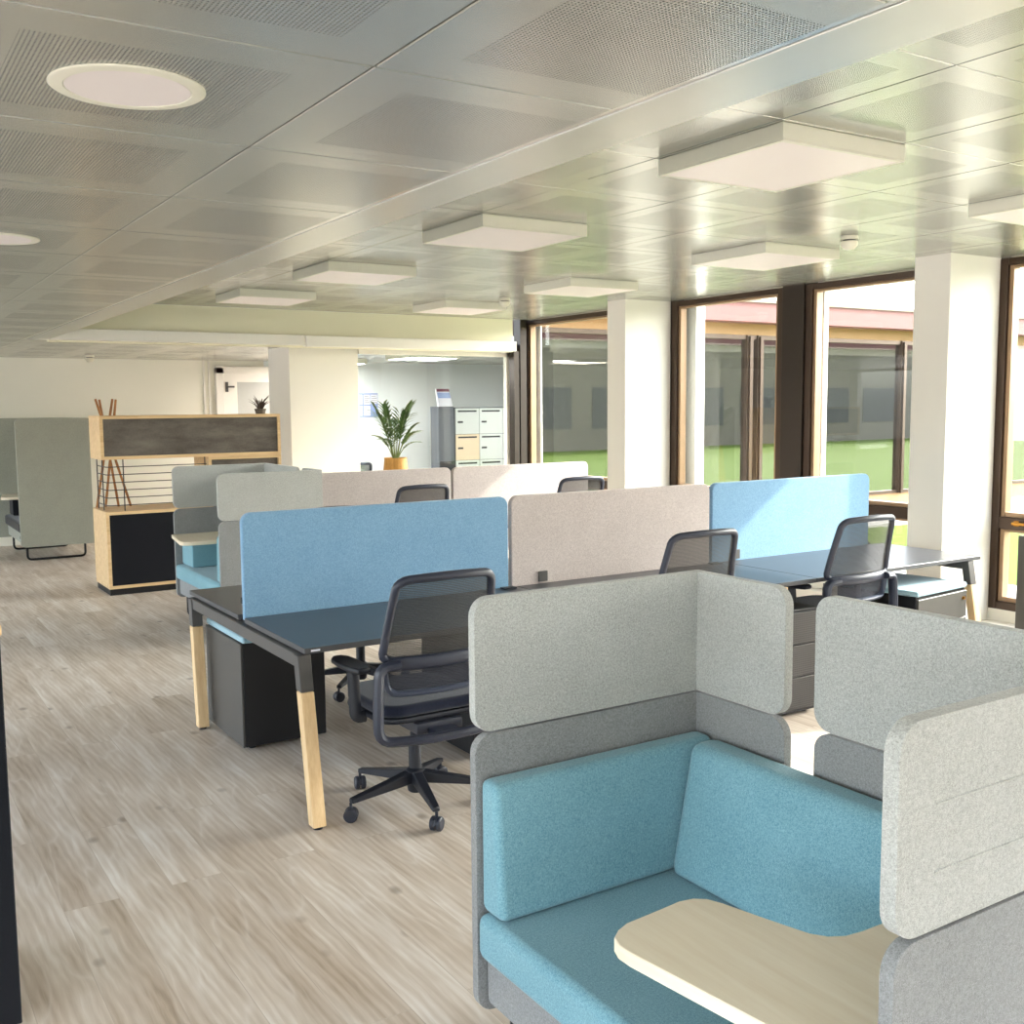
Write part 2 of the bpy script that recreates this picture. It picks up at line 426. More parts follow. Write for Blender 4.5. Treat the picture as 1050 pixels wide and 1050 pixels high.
# columns
def column(x0, x1, y0, y1, z):
    b = BM(); bx(b, x0, x1, y0, y1, 0, z, .004, 1); return b
for i, (y0, y1) in enumerate(((4.655, 4.95), (8.27, 8.56), (1.05, 1.34), (-2.55, -2.26))):
    struct('column', column(6.60, XE - .01, y0, y1, RZ + .01), M['column'],
           ['white column with a sunlit face beside the window and right end of the desks', 'white column at the far end of the window wall', None, None][i], 'column')
struct('column', column(4.17, 4.985, 11.06, 11.72, LZ), M['column'], 'broad white column beside the glass partition', 'column')

# window wall
def window(n, y0, y1, label):
    z0, z1 = .20, RZ - .005
    x0, x1 = XE - .02, XE + .10
    root = thing('window_%d' % n, label, 'window', (XE, (y0 + y1) / 2, 0)); root['kind'] = 'structure'
    off = Vector((-XE, -(y0 + y1) / 2, 0))
    b = BM()
    bx(b, x0, x1, y0, y0 + .075, z0, z1, .004, 1); bx(b, x0, x1, y1 - .075, y1, z0, z1, .004, 1)
    bx(b, x0, x1, y0 + .075, y1 - .075, z1 - .05, z1, .004, 1); bx(b, x0, x1, y0 + .075, y1 - .075, z0, z0 + .06, .004, 1)
    bx(b, x0, x1, y0 + .075, y1 - .075, .80, .89, .004, 1)
    bmesh.ops.translate(b, verts=b.verts, vec=off); obj('window_frame', b, M['bronze'], root)['kind'] = 'structure'
    b = BM()
    for (za, zb) in ((.89, z1 - .05), (z0 + .06, .80)):
        ya, yb = y0 + .075, y1 - .075; w = .035
        bx(b, x0 + .02, x1 - .02, ya, ya + w, za, zb, .006, 2); bx(b, x0 + .02, x1 - .02, yb - w, yb, za, zb, .006, 2)
        bx(b, x0 + .02, x1 - .02, ya + w, yb - w, za, za + w, .006, 2); bx(b, x0 + .02, x1 - .02, ya + w, yb - w, zb - w * .6, zb, .006, 2)
    bmesh.ops.translate(b, verts=b.verts, vec=off); obj('sash', b, M['tanframe'], root)['kind'] = 'structure'
    b = BM()
    bx(b, XE + .035, XE + .041, y0 + .1, y1 - .1, .91, z1 - .06); bx(b, XE + .035, XE + .041, y0 + .1, y1 - .1, z0 + .08, .78)
    bmesh.ops.translate(b, verts=b.verts, vec=off); obj('pane', b, M['glass'], root)['kind'] = 'structure'
    if n == 4:
        b = BM(); bx(b, x0 - .015, x0, y1 - .24, y1 - .20, .83, .87, .004, 1); bx(b, x0 - .045, x0 - .015, y1 - .34, y1 - .20, .84, .86, .004, 1)
        bmesh.ops.translate(b, verts=b.verts, vec=off); obj('handle', b, M['brass'], root)
M['tanframe'] = plain('sash_tan_frame', (150, 122, 94), .4, .3, .5, .06, 12)
window(1, 8.56, 10.98, 'bronze framed window at the far corner beyond the far column')
window(2, 6.74, 8.24, 'bronze framed window between the far column and the dark mullion')
window(3, 4.95, 6.49, 'bronze framed window between the dark mullion and the sunlit column')
window(4, 3.12, 4.67, 'bronze framed window at the frame edge right of the sunlit column')
window(5, 1.34, 2.88, 'bronze framed window nearest the camera outside the view')
window(6, -.48, 1.04, 'bronze framed window behind the camera')
b = BM()
for y0, y1 in ((6.49, 6.74), (2.88, 3.12), (-.72, -.48)): bx(b, XE - .04, XE + .14, y0, y1, 0, RZ + .02, .004, 1)
for y0, y1 in ((8.24, 8.56), (4.672, 4.95), (1.04, 1.34)): bx(b, XE - .005, XE + .14, y0, y1, 0, RZ + .02)
bx(b, XE - .06, XE + .06, 10.985, 11.16, 0, RZ + .02); bx(b, XE - .25, XE - .18, YF + .005, YF + .12, 0, 2.39); bx(b, XE - .15, XE - .06, YF + .02, YF + .14, 0, RZ)
struct('trim_4', b, M['bronze_dark'], 'dark bronze mullions between the windows', 'trim')
b = BM(); bx(b, XE - .02, XE + .10, YN, 11.0, 0, .20); bx(b, XE - .14, XE - .02, YN, 11.0, 0, .11, .004, 1)
struct('wall_right', b, M['white'], 'low white plinth below the windows', 'wall')
b = BM(); bx(b, XE - .02, XE + .35, YN - .2, YF + .4, RZ + .02, RZ + .5)
bx(b, XE - .02, XE + .1, YN, -.72, .2, RZ + .02)
struct('wall_parapet', b, M['extgrey'])

# glass partition below the pelmet, right of the broad column
b = BM(); bx(b, 4.99, XE - .25, 11.06, 11.07, .1, 2.38)
struct('window_partition', b, M['glass_in'], 'glass partition looking into the locker room', 'glass partition')
b = BM(); bx(b, 4.99, XE - .25, 11.04, 11.09, 0, .1); bx(b, 4.99, XE - .18, 11.03, 11.10, 2.33, 2.40); bx(b, XE - .25, XE - .18, 11.03, 11.10, 0, 2.4)
struct('trim_5', b, M['white'])

# door in the far wall
M['doorglass'] = plain('frosted_door_glass', (176, 178, 172), .3)
d1 = thing('door_1', 'white door with a glazed panel in the far wall beside the broad column', 'door', (4.95, YB - .03, 0)); d1['kind'] = 'structure'
b = BM()
for x0, x1, z0, z1 in ((-.47, -.36, 0, 2.30), (.52, .63, 0, 2.30), (-.47, .63, 2.22, 2.32)): bx(b, x0, x1, -.04, .028, z0, z1, .004, 1)
obj('door_frame', b, M['white'], d1)['kind'] = 'structure'
b = BM(); bx(b, -.36, -.17, -.03, .02, .01, 2.22); bx(b, .33, .52, -.03, .02, .01, 2.22); bx(b, -.17, .33, -.03, .02, 2.10, 2.22); bx(b, -.17, .33, -.03, .02, .01, 1.0)
obj('door_leaf', b, M['white'], d1)['kind'] = 'structure'
b = BM(); bx(b, -.17, .33, -.008, .008, 1.0, 2.10); obj('pane', b, M['doorglass'], d1)['kind'] = 'structure'
b = BM(); bx(b, -.34, -.30, -.045, -.03, 1.96, 2.10, .004); bx(b, -.33, -.22, -.075, -.055, 2.02, 2.045, .004); bx(b, -.33, -.31, -.06, -.03, 2.02, 2.045)
obj('handle', b, M['steel'], d1)
b = BM()
for x in (4.33, 4.40): bx(b, x - .012, x + .012, YB - .03, YB, 0, LZ)
struct('trim_6', b, M['white'], 'two slim pipes on the far wall beside the door', 'trim')

# ------------------------------------------------------------------ ceiling fittings
def square_lamp(x, y, label):
    t = thing('ceiling_lamp', label, 'ceiling light', (x, y, RZ - .066), 0, 'square white ceiling lamps')
    b = BM(); w = .35
    prism(b, [(-w, -w), (w, -w), (w, w), (-w, w)], 'xy', .004, .066, .003, 1)
    obj('housing', b, M['lampbody'], t)
    b = BM()
    for x0, x1, y0, y1 in ((-w, w, -w, -w + .02), (-w, w, w - .02, w), (-w, -w + .02, -w + .02, w - .02), (w - .02, w, -w + .02, w - .02)): bx(b, x0, x1, y0, y1, -.002, .004)
    obj('rim', b, M['lampbody'], t)
    b = BM(); bx(b, -w + .022, w - .022, -w + .022, w - .022, -.001, .0035); obj('diffuser', b, M['diff'], t)
    return t
L1 = square_lamp(3.345, 3.18, 'large square white ceiling lamp nearest the camera above the grey booth')
for x, y, lb in ((3.345, 5.33, 'square white ceiling lamp second along the row beside the ceiling edge'),
                 (3.345, 7.46, 'square white ceiling lamp third along the row beside the ceiling edge'),
                 (3.345, 9.42, 'small looking square ceiling lamp at the far end of the row beside the ceiling edge'),
                 (5.43, 3.14, 'square white ceiling lamp cut off by the right frame edge'),
                 (5.43, 5.28, 'square white ceiling lamp beside the smoke detector in front of the dark mullion'),
                 (5.43, 7.42, 'square white ceiling lamp in front of the far window column'),
                 (5.43, 9.52, 'farthest square ceiling lamp in the row by the windows')):
    dup(L1, (x, y, RZ - .066), 0, lb)

for x, y, lb in ((6.3, 12.0, 'added fill lamp on the locker room ceiling near the glass'), (5.9, 13.9, 'added fill lamp on the locker room ceiling by the notice board'), (9.0, 12.3, 'added fill lamp on the ceiling in front of the lockers')):  # lamps added only to brighten the room behind the glass
    q = dup(L1, (x, y, LZ - .068), 0, lb)
    for c in q.children:
        if c.name.startswith('diffuser'): c.data = c.data.copy(); c.data.materials[0] = M['diff_fill']

def round_lamp(x, y, label):
    t = thing('round_downlight', label, 'ceiling light', (x, y, LZ - .012), 0, 'round recessed downlights')
    b = BM(); lathe(b, [(.124, .010), (.154, .011), (.1545, .009), (.150, .006), (.126, .0055), (.124, .008)], 56); obj('bezel', b, M['plastic_white'], t)
    b = BM(); lathe(b, [(.123, .0065), (.11, .0075), (.001, .008), (.001, .0115), (.123, .0115)], 56); obj('diffuser', b, M['diff'], t)
    return t
r1 = round_lamp(.545, 2.318, 'large round white downlight in the near ceiling pan')
dup(r1, (.555, 4.56, LZ - .012), 0, 'round white downlight cut by the left frame edge')

def detector(x, y, z, label):
    t = thing('smoke_detector', label, 'smoke detector', (x, y, z - .085), 0, 'ceiling smoke detectors')
    b = BM(); lathe(b, [(.052, .085), (.055, .082), (.055, .064), (.048, .060)], 28); obj('base', b, M['plastic_white'], t)
    b = BM(); lathe(b, [(.040, .060), (.040, .052)], 28); obj('vent_ring', b, M['slot'], t, label='dark vent ring')
    b = BM(); lathe(b, [(.050, .052), (.054, .045), (.050, .025), (.036, .008), (.020, .001), (.001, 0)], 28); obj('cover', b, M['plastic_white'], t)
    return t
s1 = detector(5.38, 4.516, RZ, 'white smoke detector beside the square lamp near the sunlit column')
dup(s1, (5.50, 8.75, RZ - .085), 0, 'white smoke detector beside the farthest square lamp')
dup(s1, (2.66, 13.9, LZ - .085), 0, 'white smoke detector on the low ceiling above the tall grey booth')

# ------------------------------------------------------------------ fabric booths
def booth(label, X0, Y0, D, W, flip, H=1.26, split=.91, cush=None, panel=(None, None), name='booth_seat', table=True, ext=0):
    root = thing(name, label, 'booth', (X0 + D / 2, Y0 + W / 2, 0), 0, 'fabric booths')
    up, lo = panel; cush = cush or M['felt_blue']
    def place(b):
        if flip:
            bmesh.ops.transform(b, matrix=Matrix.Diagonal((1, -1, 1, 1)), verts=b.verts)
            bmesh.ops.translate(b, verts=b.verts, vec=(0, W, 0)); bmesh.ops.reverse_faces(b, faces=b.faces)
        bmesh.ops.translate(b, verts=b.verts, vec=(-D / 2, -W / 2, 0)); return b
    def wings(nm, z0, z1, th, mat, rt, rb, bev, ext=0):
        """two L shaped screens: a side wing and a return along the back"""
        g0, g1 = W * .6376, W * .715
        for side in (0, 1):
            b = BM()
            y0, y1 = (0, th) if side == 0 else (W - th, W)
            prism(b, rrect(.008 - (ext if side == 0 else 0), D, z0, z1, (rb, .002, .002, rt)), 'xz', y0, y1, bev, 3)
            ya, yb = (th * .6, g0) if side == 0 else (g1, W - th * .6)
            r4 = (.002, rb, rt, .002) if side == 0 else (rb, .002, .002, rt)
            prism(b, rrect(ya, yb, z0, z1, r4), 'yz', D - th, D, bev, 3)
            obj(nm, place(b), mat, root, 50)
    if split:
        wings('upper_screen', split + .003, H, .030, up, .05, .05, .013)
        wings('lower_screen', .165, split - .003, .027, lo, .05, .05, .012)
    else:
        wings('upper_screen', .165, H, .04, up, .05, .05, .014, ext)
    i = .032
    b = BM(); bx(b, .0, D - i, i, W - i, .325, .448, .028, 4); obj('seat_cushion', place(b), cush, root, 60)
    b = BM(); bx(b, .03, D - i, i, W - i, .195, .322, .012, 2); obj('base_frame', place(b), lo, root)
    b = BM()   # side cushion on the open side
    y1 = W - i
    hexa(b, [(.016, y1 - .105, .45), (D - i - .02, y1 - .105, .45), (.016, y1, .45), (D - i - .02, y1, .45),
             (.016, y1 - .075, .80), (D - i - .0, y1 - .075, .80), (.016, y1, .80), (D - i - .0, y1, .80)], .022, 4)
    obj('side_cushion', place(b), cush, root, 60)
    b = BM(); x1 = D - i
    hexa(b, [(x1 - .20, i + .004, .45), (x1, i + .004, .45), (x1 - .20, y1 - .108, .45), (x1, y1 - .108, .45),
             (x1 - .10, i + .004, .80), (x1, i + .004, .80), (x1 - .10, y1 - .08, .80), (x1, y1 - .08, .80)], .03, 4)
    obj('back_cushion', place(b), cush, root, 60)
    for y in (.09, W - .09):
        b = BM(); tube(b, fillet([(.08, y, .20), (.08, y, .014), (D - .09, y, .014), (D - .09, y, .20)], .05), .013, 10)
        obj('leg', place(b), M['blackm'], root)
    if flip: b = BM(); lathe(b, [(.016, 0), (.016, .004)], 16, (.024, W - i - .06 if not flip else W - .2, .262), 'x'); obj('end_cap', place(b), M['blackm'], root, label='small round black cap')
    if split:
        for z in (1.12, 1.01):
            b = BM(); tube(b, [(.10, .0, z), (D - .05, .0, z)], .0022, 6); obj('seam', place(b), up, root)
    if table:
        P = [(-.02, i + .003), (-.046, .215), (-.087, .51), (-.087, .545), (-.076, .572), (-.05, .592), (-.02, .604), (.08, .612), (.13, .617), (.165, .610), (.188, .592), (.202, .56), (.225, .475), (.247, .40), (.256, .372), (.276, .345), (.306, .328), (.35, .322), (.47, .320), (.47, i + .003)]
        P = [(px, py + .01 if py > .1 else py) for px, py in P]
        b = BM(); prism(b, P, 'xy', .668, .698, .002, 1); obj('tabletop', place(b), M['maple'], root, 30)
        b = BM(); bx(b, .06, .28, i + .004, .34, .45, .668, .012, 3); obj('table_support', place(b), cush, root)
    return root
PN = (M['felt_light'], M['felt_mid'])
booth('grey felt booth with teal blue cushions and maple table nearest the camera', 1.298, .98, .782, 1.286, False, panel=PN)
booth('grey felt booth with teal cushions beyond the left end of the desk row', 2.285, 7.60, .82, 1.26, True, panel=PN)
booth('tall grey felt booth with black cushions against the far wall', 1.66, 13.08, .80, 1.30, True, H=1.635, split=None, cush=M['felt_black'], panel=(M['felt_tall'], M['felt_tall']), ext=.4)

# ------------------------------------------------------------------ bench desks
def bench(label, X0, X1, Y0, Y1, joints, mid):
    """double sided bench: tops either side of a central gap, A-shaped oak legs at the ends"""
    cx, cy = (X0 + X1) / 2, (Y0 + Y1) / 2
    t = thing('bench_desk', label, 'desk', (cx, cy, 0), 0, 'double sided bench desks')
    xs = [X0] + joints + [X1]
    for a, c in zip(xs, xs[1:]):
        for y0, y1 in ((Y0, mid[0]), (mid[1], Y1)):
            b = BM(); bx(b, a - cx + .002, c - cx - .002, y0 - cy, y1 - cy, .715, .74, .002, 1)
            for f in b.faces:
                if abs(f.normal.z) < .5: f.material_index = 1
            obj('desktop', b, [M['desk'], M['desk_edge']], t)
    for x in joints:
        x -= cx
        b = BM(); bx(b, x - .02, x + .02, Y0 - cy + .25, Y1 - cy - .25, .655, .669, .003, 1); bx(b, x - .03, x + .03, -.03, .03, .012, .655, .003, 1); bx(b, x - .04, x + .04, -.35, .35, 0, .012)
        obj('centre_support', b, M['steel'], t)
    for k, x in enumerate([X0 + .0, X1 - .10]):
        x -= cx
        b = BM(); bx(b, x - .02, x + .02, Y0 - cy + .02, Y1 - cy - .075, .655, .712, .003, 1)
        obj('crossbar', b, M['steel'], t)
        for s, y in ((-1, Y0 - cy), (1, Y1 - cy)):
            ya = y + (.03 if s < 0 else -.10); yb = y + (-.095 if s < 0 else -.165)   # top, foot (splayed outwards)
            def sec(z): 
                f = (z - .012) / .70; yy = yb * (1 - f) + ya * f; w = .027
                return [(x - .029, yy - w, z), (x + .029, yy - w, z), (x - .029, yy + w, z), (x + .029, yy + w, z)]
            b = BM(); hexa(b, sec(.012) + sec(.56), .003, 1); lg = obj('leg', b, M['oak'], t, label='oak leg with a graphite metal top')
            b = BM(); hexa(b, [(p[0] * 1, p[1], p[2]) for p in sec(.562)] + sec(.713), .003, 1); obj('leg_bracket', b, M['steel'], lg)
            b = BM(); lathe(b, [(.02, 0), (.02, .012)], 16, (x, yb, 0)); obj('leg_foot', b, M['black'], lg)
    b = BM()
    for y in (mid[0] - cy - .12, mid[1] - cy + .12): bx(b, X0 - cx + .06, X1 - cx - .13, y - .02, y + .02, .67, .7)
    obj('beam', b, M['steel'], t)
    return t, cx, cy
bd, cx, cy = bench('long charcoal bench desk on oak legs under blue and grey screens', 1.571, 6.212, 4.09, 5.80, [3.118, 4.665], (4.865, 4.962))
b = BM(); bx(b, 1.60 - cx, 1.64 - cx, 4.089 - cy - .0012, 4.089 - cy, .724, .732); obj('edge_label', b, M['paper'], bd, label='tiny white label on the desk edge')
for x in (3.05, 4.58):
    b = BM(); bx(b, x - cx - .05, x - cx + .03, 4.80 - cy, 4.85 - cy, .740, .748, .002, 1); obj('cable_port', b, M['black'], bd)
bench('second charcoal bench desk behind the far warm grey screens', 3.16, 6.25, 7.42, 9.0, [4.64], (8.14, 8.24))

def screen(x0, x1, y, z0, z1, mat, label, br=()):
    t = thing('desk_screen', label, 'desk screen', ((x0 + x1) / 2, y, z0), 0, 'felt screens between the desks'); w = (x1 - x0) / 2
    b = BM(); prism(b, rrect(-w, w, 0, z1 - z0, (.012, .012, .05, .05)), 'xz', -.019, .019, .008, 3); obj('panel', b, mat, t, 50)
    for x in br:
        b = BM(); bx(b, x - (x0 + x1) / 2 - .03, x - (x0 + x1) / 2 + .03, -.032, -.0195, .745 - z0, .805 - z0, .003, 2); obj('bracket', b, M['steel'], t)
    if not br:
        b = BM(); bx(b, -w - .006, -w + .02, .010, .021, .80 - z0, .83 - z0, .002, 1); obj('bracket', b, M['black'], t)
    return t
YS = 4.912
screen(1.585, 3.085, YS, .716, 1.24, M['scr_blue'], 'sky blue felt desk screen at the left end of the near desk row')
screen(3.105, 4.585, YS, .716, 1.24, M['scr_grey'], 'warm grey felt desk screen between the two blue ones', (3.31,))
screen(4.605, 6.10, YS, .716, 1.24, M['scr_blue'], 'pale blue felt desk screen at the right end, partly in sunlight', (4.81,))
screen(3.18, 4.555, 8.19, .716, 1.195, M['scr_grey'], 'warm grey felt screen of the far desk row, next to the far booth', (3.3,))
screen(4.575, 6.07, 8.19, .716, 1.195, M['scr_grey'], 'warm grey felt screen of the far desk row, nearest the window column', (4.8,))

# ------------------------------------------------------------------ pedestals
def pedestal(label, x0, x1, y0, y1, h, front, cushion, side=None, slots=False, grey_side=False):
    cx, cy = (x0 + x1) / 2, (y0 + y1) / 2; w, d = (x1 - x0) / 2, (y1 - y0) / 2
    t = thing('drawer_pedestal', label, 'drawer pedestal', (cx, cy, 0), 0, 'drawer pedestals under the desks')
    b = BM(); bx(b, -w, w, -d, d, .018, h, .004, 1); obj('body', b, side or M['ped'], t)
    s = -1 if front == '-y' else 1
    if grey_side:
        b = BM(); bx(b, -w - .012, -w, -d, d, .018, h, .003, 1); obj('side_panel', b, M['ped'], t, label='grey side panel')
    n = 3; fh = (h - .05) / n
    for k in range(n):
        b = BM(); z0 = .04 + k * fh
        y = s * d
        bx(b, -w + .004, w - .004, min(y, y + s * .016), max(y, y + s * .016), z0, z0 + fh - .005, .003, 1)
        dr = obj('drawer', b, M['ped_slot'] if slots else (side or M['ped']), t)
        if k == n - 1 and not slots:
            b = BM(); yy = y + s * .016
            lathe(b, [(.011, min(yy, yy + s * .012)), (.011, max(yy, yy + s * .012))], 16, (w - .05, 0, z0 + fh - .05), 'y'); obj('lock', b, M['brass'], dr, label='small brass lock')
    for sx in (-1, 1):
        for sy in (-1, 1):
            b = BM(); lathe(b, [(.018, 0), (.018, .018)], 14, (sx * (w - .05), sy * (d - .05), 0)); obj('caster', b, M['black'], t)
    if cushion:
        b = BM(); bx(b, -w - .004, w + .004, -d - .014, d + .014, h + .001, h + .036, .012, 3); obj('seat_pad', b, M['pedpad'], t, 60, label='pale blue felt seat pad')
    return t
M['pedpad'] = felt('pale_blue_felt', (128, 168, 184), (178, 206, 214))
pedestal('grey and black drawer pedestal with blue pad at the left end of the desk', 1.642, 2.08, 5.125, 5.72, .555, '+y', True, M['pedblack'], False, True)
pedestal('black drawer pedestal under the desk behind the nearest chair', 2.535, 2.96, 4.36, 4.90, .55, '-y', False, M['pedblack'])
pedestal('slotted grey pedestal seen through the gap of the near booth', 4.10, 4.57, 4.0, 4.54, .60, '-y', False, M['pedblack'], True)
pedestal('grey drawer pedestal with pale blue pad beside the sunlit column', 5.37, 5.94, 4.0, 4.55, .565, '-y', True, M['pedblack'], False).rotation_euler = (0, 0, math.radians(6))
for c in bpy.data.objects:
    if c.name.startswith('drawer') and c.parent and c.parent.name == 'drawer_pedestal.003' and len(c.name.split('.')[0]) == 6: c.data.materials[0] = M['ped']

# ------------------------------------------------------------------ office chairs
def office_chair(label):
    t = thing('office_chair', label, 'office chair', (0, 0, 0), 0, 'mesh backed office chairs')
    b = BM(); lathe(b, [(.026, .055), (.034, .062), (.042, .10), (.042, .155), (.030, .165)], 20)
    R = .325
    for k in range(5):
        a = math.radians(186 + 72 * k); c, s = math.cos(a), math.sin(a)
        def sec(r, z0, z1, w): return [(r * c - -s * w * q, r * s - c * w * q, z) for z in (z0, z1) for q in (-1, 1)]
        A = sec(.02, .10, .155, .024); B_ = sec(R, .078, .098, .016)
        hexa(b, [A[0], A[1], B_[0], B_[1], A[2], A[3], B_[2], B_[3]], .004, 1)
    obj('star_base', b, M['black'], t)
    for k in range(5):
        a = math.radians(186 + 72 * k); c, s = math.cos(a) * R, math.sin(a) * R
        b = BM(); ang = a + .9
        lathe(b, [(.0065, .055), (.0065, .082)], 10, (c, s, 0))
        for q in (-1, 1):
            bb = BM(); lathe(bb, [(.010, .004), (.026, .004), (.030, .008), (.030, .020), (.024, .025), (.008, .025)] if q > 0 else [(.008, -.025), (.024, -.025), (.030, -.020), (.030, -.008), (.026, -.004), (.010, -.004)], 20, (0, 0, 0), 'x')
            mm = Matrix.Translation((c, s, .030)) @ Matrix.Rotation(ang, 4, 'Z'); bmesh.ops.transform(bb, matrix=mm, verts=bb.verts)
            me = bpy.data.meshes.new('tmp'); bb.to_mesh(me); bb.free(); b.from_mesh(me); bpy.data.meshes.remove(me)
        bb = BM(); prism(bb, [(-.030, .028), (-.022, .052), (0, .060), (.022, .052), (.030, .028), (0, .026)], 'yz', -.004, .004)
        bmesh.ops.transform(bb, matrix=Matrix.Translation((c, s, 0)) @ Matrix.Rotation(ang, 4, 'Z'), verts=bb.verts)
        me = bpy.data.meshes.new('tmp'); bb.to_mesh(me); bb.free(); b.from_mesh(me); bpy.data.meshes.remove(me)
        obj('caster', b, M['mech'], t)
    b = BM(); lathe(b, [(.028, .13), (.028, .30), (.020, .302), (.020, .43)], 20); obj('gas_column', b, M['black'], t)
    b = BM(); bx(b, -.11, .11, -.24, .10, .385, .435, .012, 2); tube(b, [(.08, .02, .41), (.26, .02, .405)], .007, 8); bx(b, .22, .28, .0, .04, .395, .412, .006, 2)
    obj('seat_mechanism', b, M['mech'], t)
    b = BM()
    out = rrect(-.245, .245, -.22, .26, (.10, .10, .13, .13), 8)
    prism(b, out, 'xy', .437, .462, .008, 2); obj('seat_shell', b, M['black'], t)
    b = BM(); prism(b, rrect(-.243, .243, -.218, .258, (.10, .10, .13, .13), 8), 'xy', .463, .515, .02, 4); obj('seat', b, M['navy'], t, 60)
    # bow carrying the backrest
    b = BM(); pts = []
    hw = .295
    P = fillet([(-.20, -.275, .705), (-hw + .01, -.262, .70), (-hw, -.265, .52), (-hw, -.262, .395), (-.12, -.315, .392), (.12, -.315, .392), (hw, -.262, .395), (hw, -.265, .52), (hw - .01, -.262, .70), (.20, -.275, .705)], .07, 5)
    tube(b, P, .030, 10, (1.0, .7)); bx(b, -.06, .06, -.31, -.20, .385, .412, .006, 1)
    obj('back_bow', b, M['bow'], t)
    b = BM(); bx(b, -.085, .085, -.3405, -.330, .378, .408, .003, 1); obj('bow_badge', b, M['mech'], t)
    def yb(z, x):   # backrest side profile, curving back to the top and round the sitter
        f = (z - .55) / .52
        return -.262 - .085 * f ** 1.6 + .045 * (x / .24) ** 2
    # upper frame
    def loop(z0, z1, w0, w1, r):
        o = []
        for (a, q) in rrect(-1, 1, 0, 1, r, 5):
            o.append((a, q))
        return o
    def back_ring(z0, z1, w0, w1):
        o = []; base = rrect(0, 1, 0, 1, .10, 4)
        dense = []
        for i, p in enumerate(base):
            q = base[(i + 1) % len(base)]; d = math.hypot(q[0] - p[0], q[1] - p[1]); n = max(1, int(d / .12))
            for k in range(n): dense.append((p[0] + (q[0] - p[0]) * k / n, p[1] + (q[1] - p[1]) * k / n))
        for u, v in dense:
            w = w0 + (w1 - w0) * v; x = (u - .5) * 2 * w; z = z0 + (z1 - z0) * v
            z += .012 * (1 - (x / w) ** 2) * v
            o.append((x, yb(z, x), z))
        return o
    b = BM(); tube(b, back_ring(.715, 1.05, .258, .218), .0185, 8, (1.0, 1.0), True); obj('back_frame', b, M['bow'], t, 60)
    def sheet(z0, z1, w0, w1, th=.003):
        bb = BM(); nx, nz = 12, 8; V = {}
        for k in (0, 1):
            for i in range(nx + 1):
                for j in range(nz + 1):
                    v = j / nz; w = w0 + (w1 - w0) * v; x = (i / nx - .5) * 2 * w; z = z0 + (z1 - z0) * v + .012 * (1 - (x / w) ** 2) * v
                    V[k, i, j] = bb.verts.new((x, yb(z, x) + k * th, z))
        for i in range(nx):
            for j in range(nz):
                bb.faces.new((V[0, i, j], V[0, i + 1, j], V[0, i + 1, j + 1], V[0, i, j + 1]))
        for k in [v for key, v in V.items() if key[0] == 1]: bb.verts.remove(k)
        return bb
    obj('back_mesh', sheet(.72, 1.045, .258, .212), M['mesh'], t)
    b = BM(); P = [((i / 10 - .5) * 2 * .235, yb(.70, (i / 10 - .5) * 2 * .24) - .012, .705) for i in range(11)]
    tube(b, P, .029, 10, (.6, 1)); obj('lumbar_bar', b, M['bow'], t, 60)
    obj('lumbar_mesh', sheet(.59, .70, .235, .25), M['meshlow'], t)
    b = BM(); P = fillet([(-.25, yb(.68, .24), .69), (-.235, yb(.58, .22), .575), (.235, yb(.58, .22), .575), (.25, yb(.68, .24), .69)], .06, 5)
    Q = []
    for p in P: Q.append((p[0], yb(p[2], p[0]) - .004, p[2]))
    mid = [((i / 8 - .5) * .36, yb(.575, (i / 8 - .5) * .36) - .004, .575) for i in range(9)]
    half = len(Q) // 2
    tube(b, Q[:half] + mid + Q[half:], .024, 8, (.6, 1)); obj('lumbar_frame', b, M['barg'], t, 60)
    for s in (-1, 1):
        b = BM(); tube(b, fillet([(s * .24, -.02, .44), (s * .285, -.02, .44), (s * .285, .0, .648)], .04), .024, 10, (.7, 1.1))
        ar = obj('armrest', b, M['black'], t)
        b = BM(); prism(b, [(s * .29 + a * .048, c) for a, c in ((-.55, -.13), (.55, -.13), (.95, -.08), (1, .03), (.85, .12), (.4, .155), (-.4, .155), (-.85, .12), (-1, .03), (-.95, -.08))], 'xy', .648, .674, .009, 3)
        obj('arm_pad', b, M['black'], ar, 60)
    return t
M['bow'] = plain('charcoal_nylon', (40, 45, 60), .4, 0, .5, .06)
M['barg'] = plain('slate_nylon', (70, 77, 94), .4, 0, .5, .06)
base_parts = ('star_base', 'caster', 'gas_column')
def lift(root, dz):
    for c in root.children:
        if not c.name.split('.')[0] in base_parts: c.location.z += dz
ch = office_chair('black mesh office chair at the left end of the near desk, star base in view')
def place_chair(x, y, rz, label, dz=0, first=False):
    r = ch if first else dup(ch, (x, y, 0), rz, label)
    if first: r.location = (x, y, 0); r.rotation_euler = (0, 0, rz)
    lift(r, dz); return r
for args in ((3.72, 4.31, 0, 'black mesh office chair at the middle desk, showing above the nearest grey booth', .02),
             (4.94, 4.27, math.radians(0), 'sunlit mesh office chair at the right near desk beside the blue padded pedestal', .02),
             (2.64, 5.92, math.radians(180), 'black office chair on the far side of the left desk behind the blue screen', .03),
             (3.98, 7.90, math.radians(0), 'dark mesh chair between the desk rows, left of the joint of the far grey screens', .03),
             (5.56, 7.86, math.radians(-2), 'dark mesh chair between the desk rows nearest the far window column', .03),
             (5.14, 11.95, math.radians(10), 'dark chair behind the glass partition beside the broad column', .0)):
    place_chair(*args)
place_chair(2.04, 4.02, math.radians(0), None, 0, True)

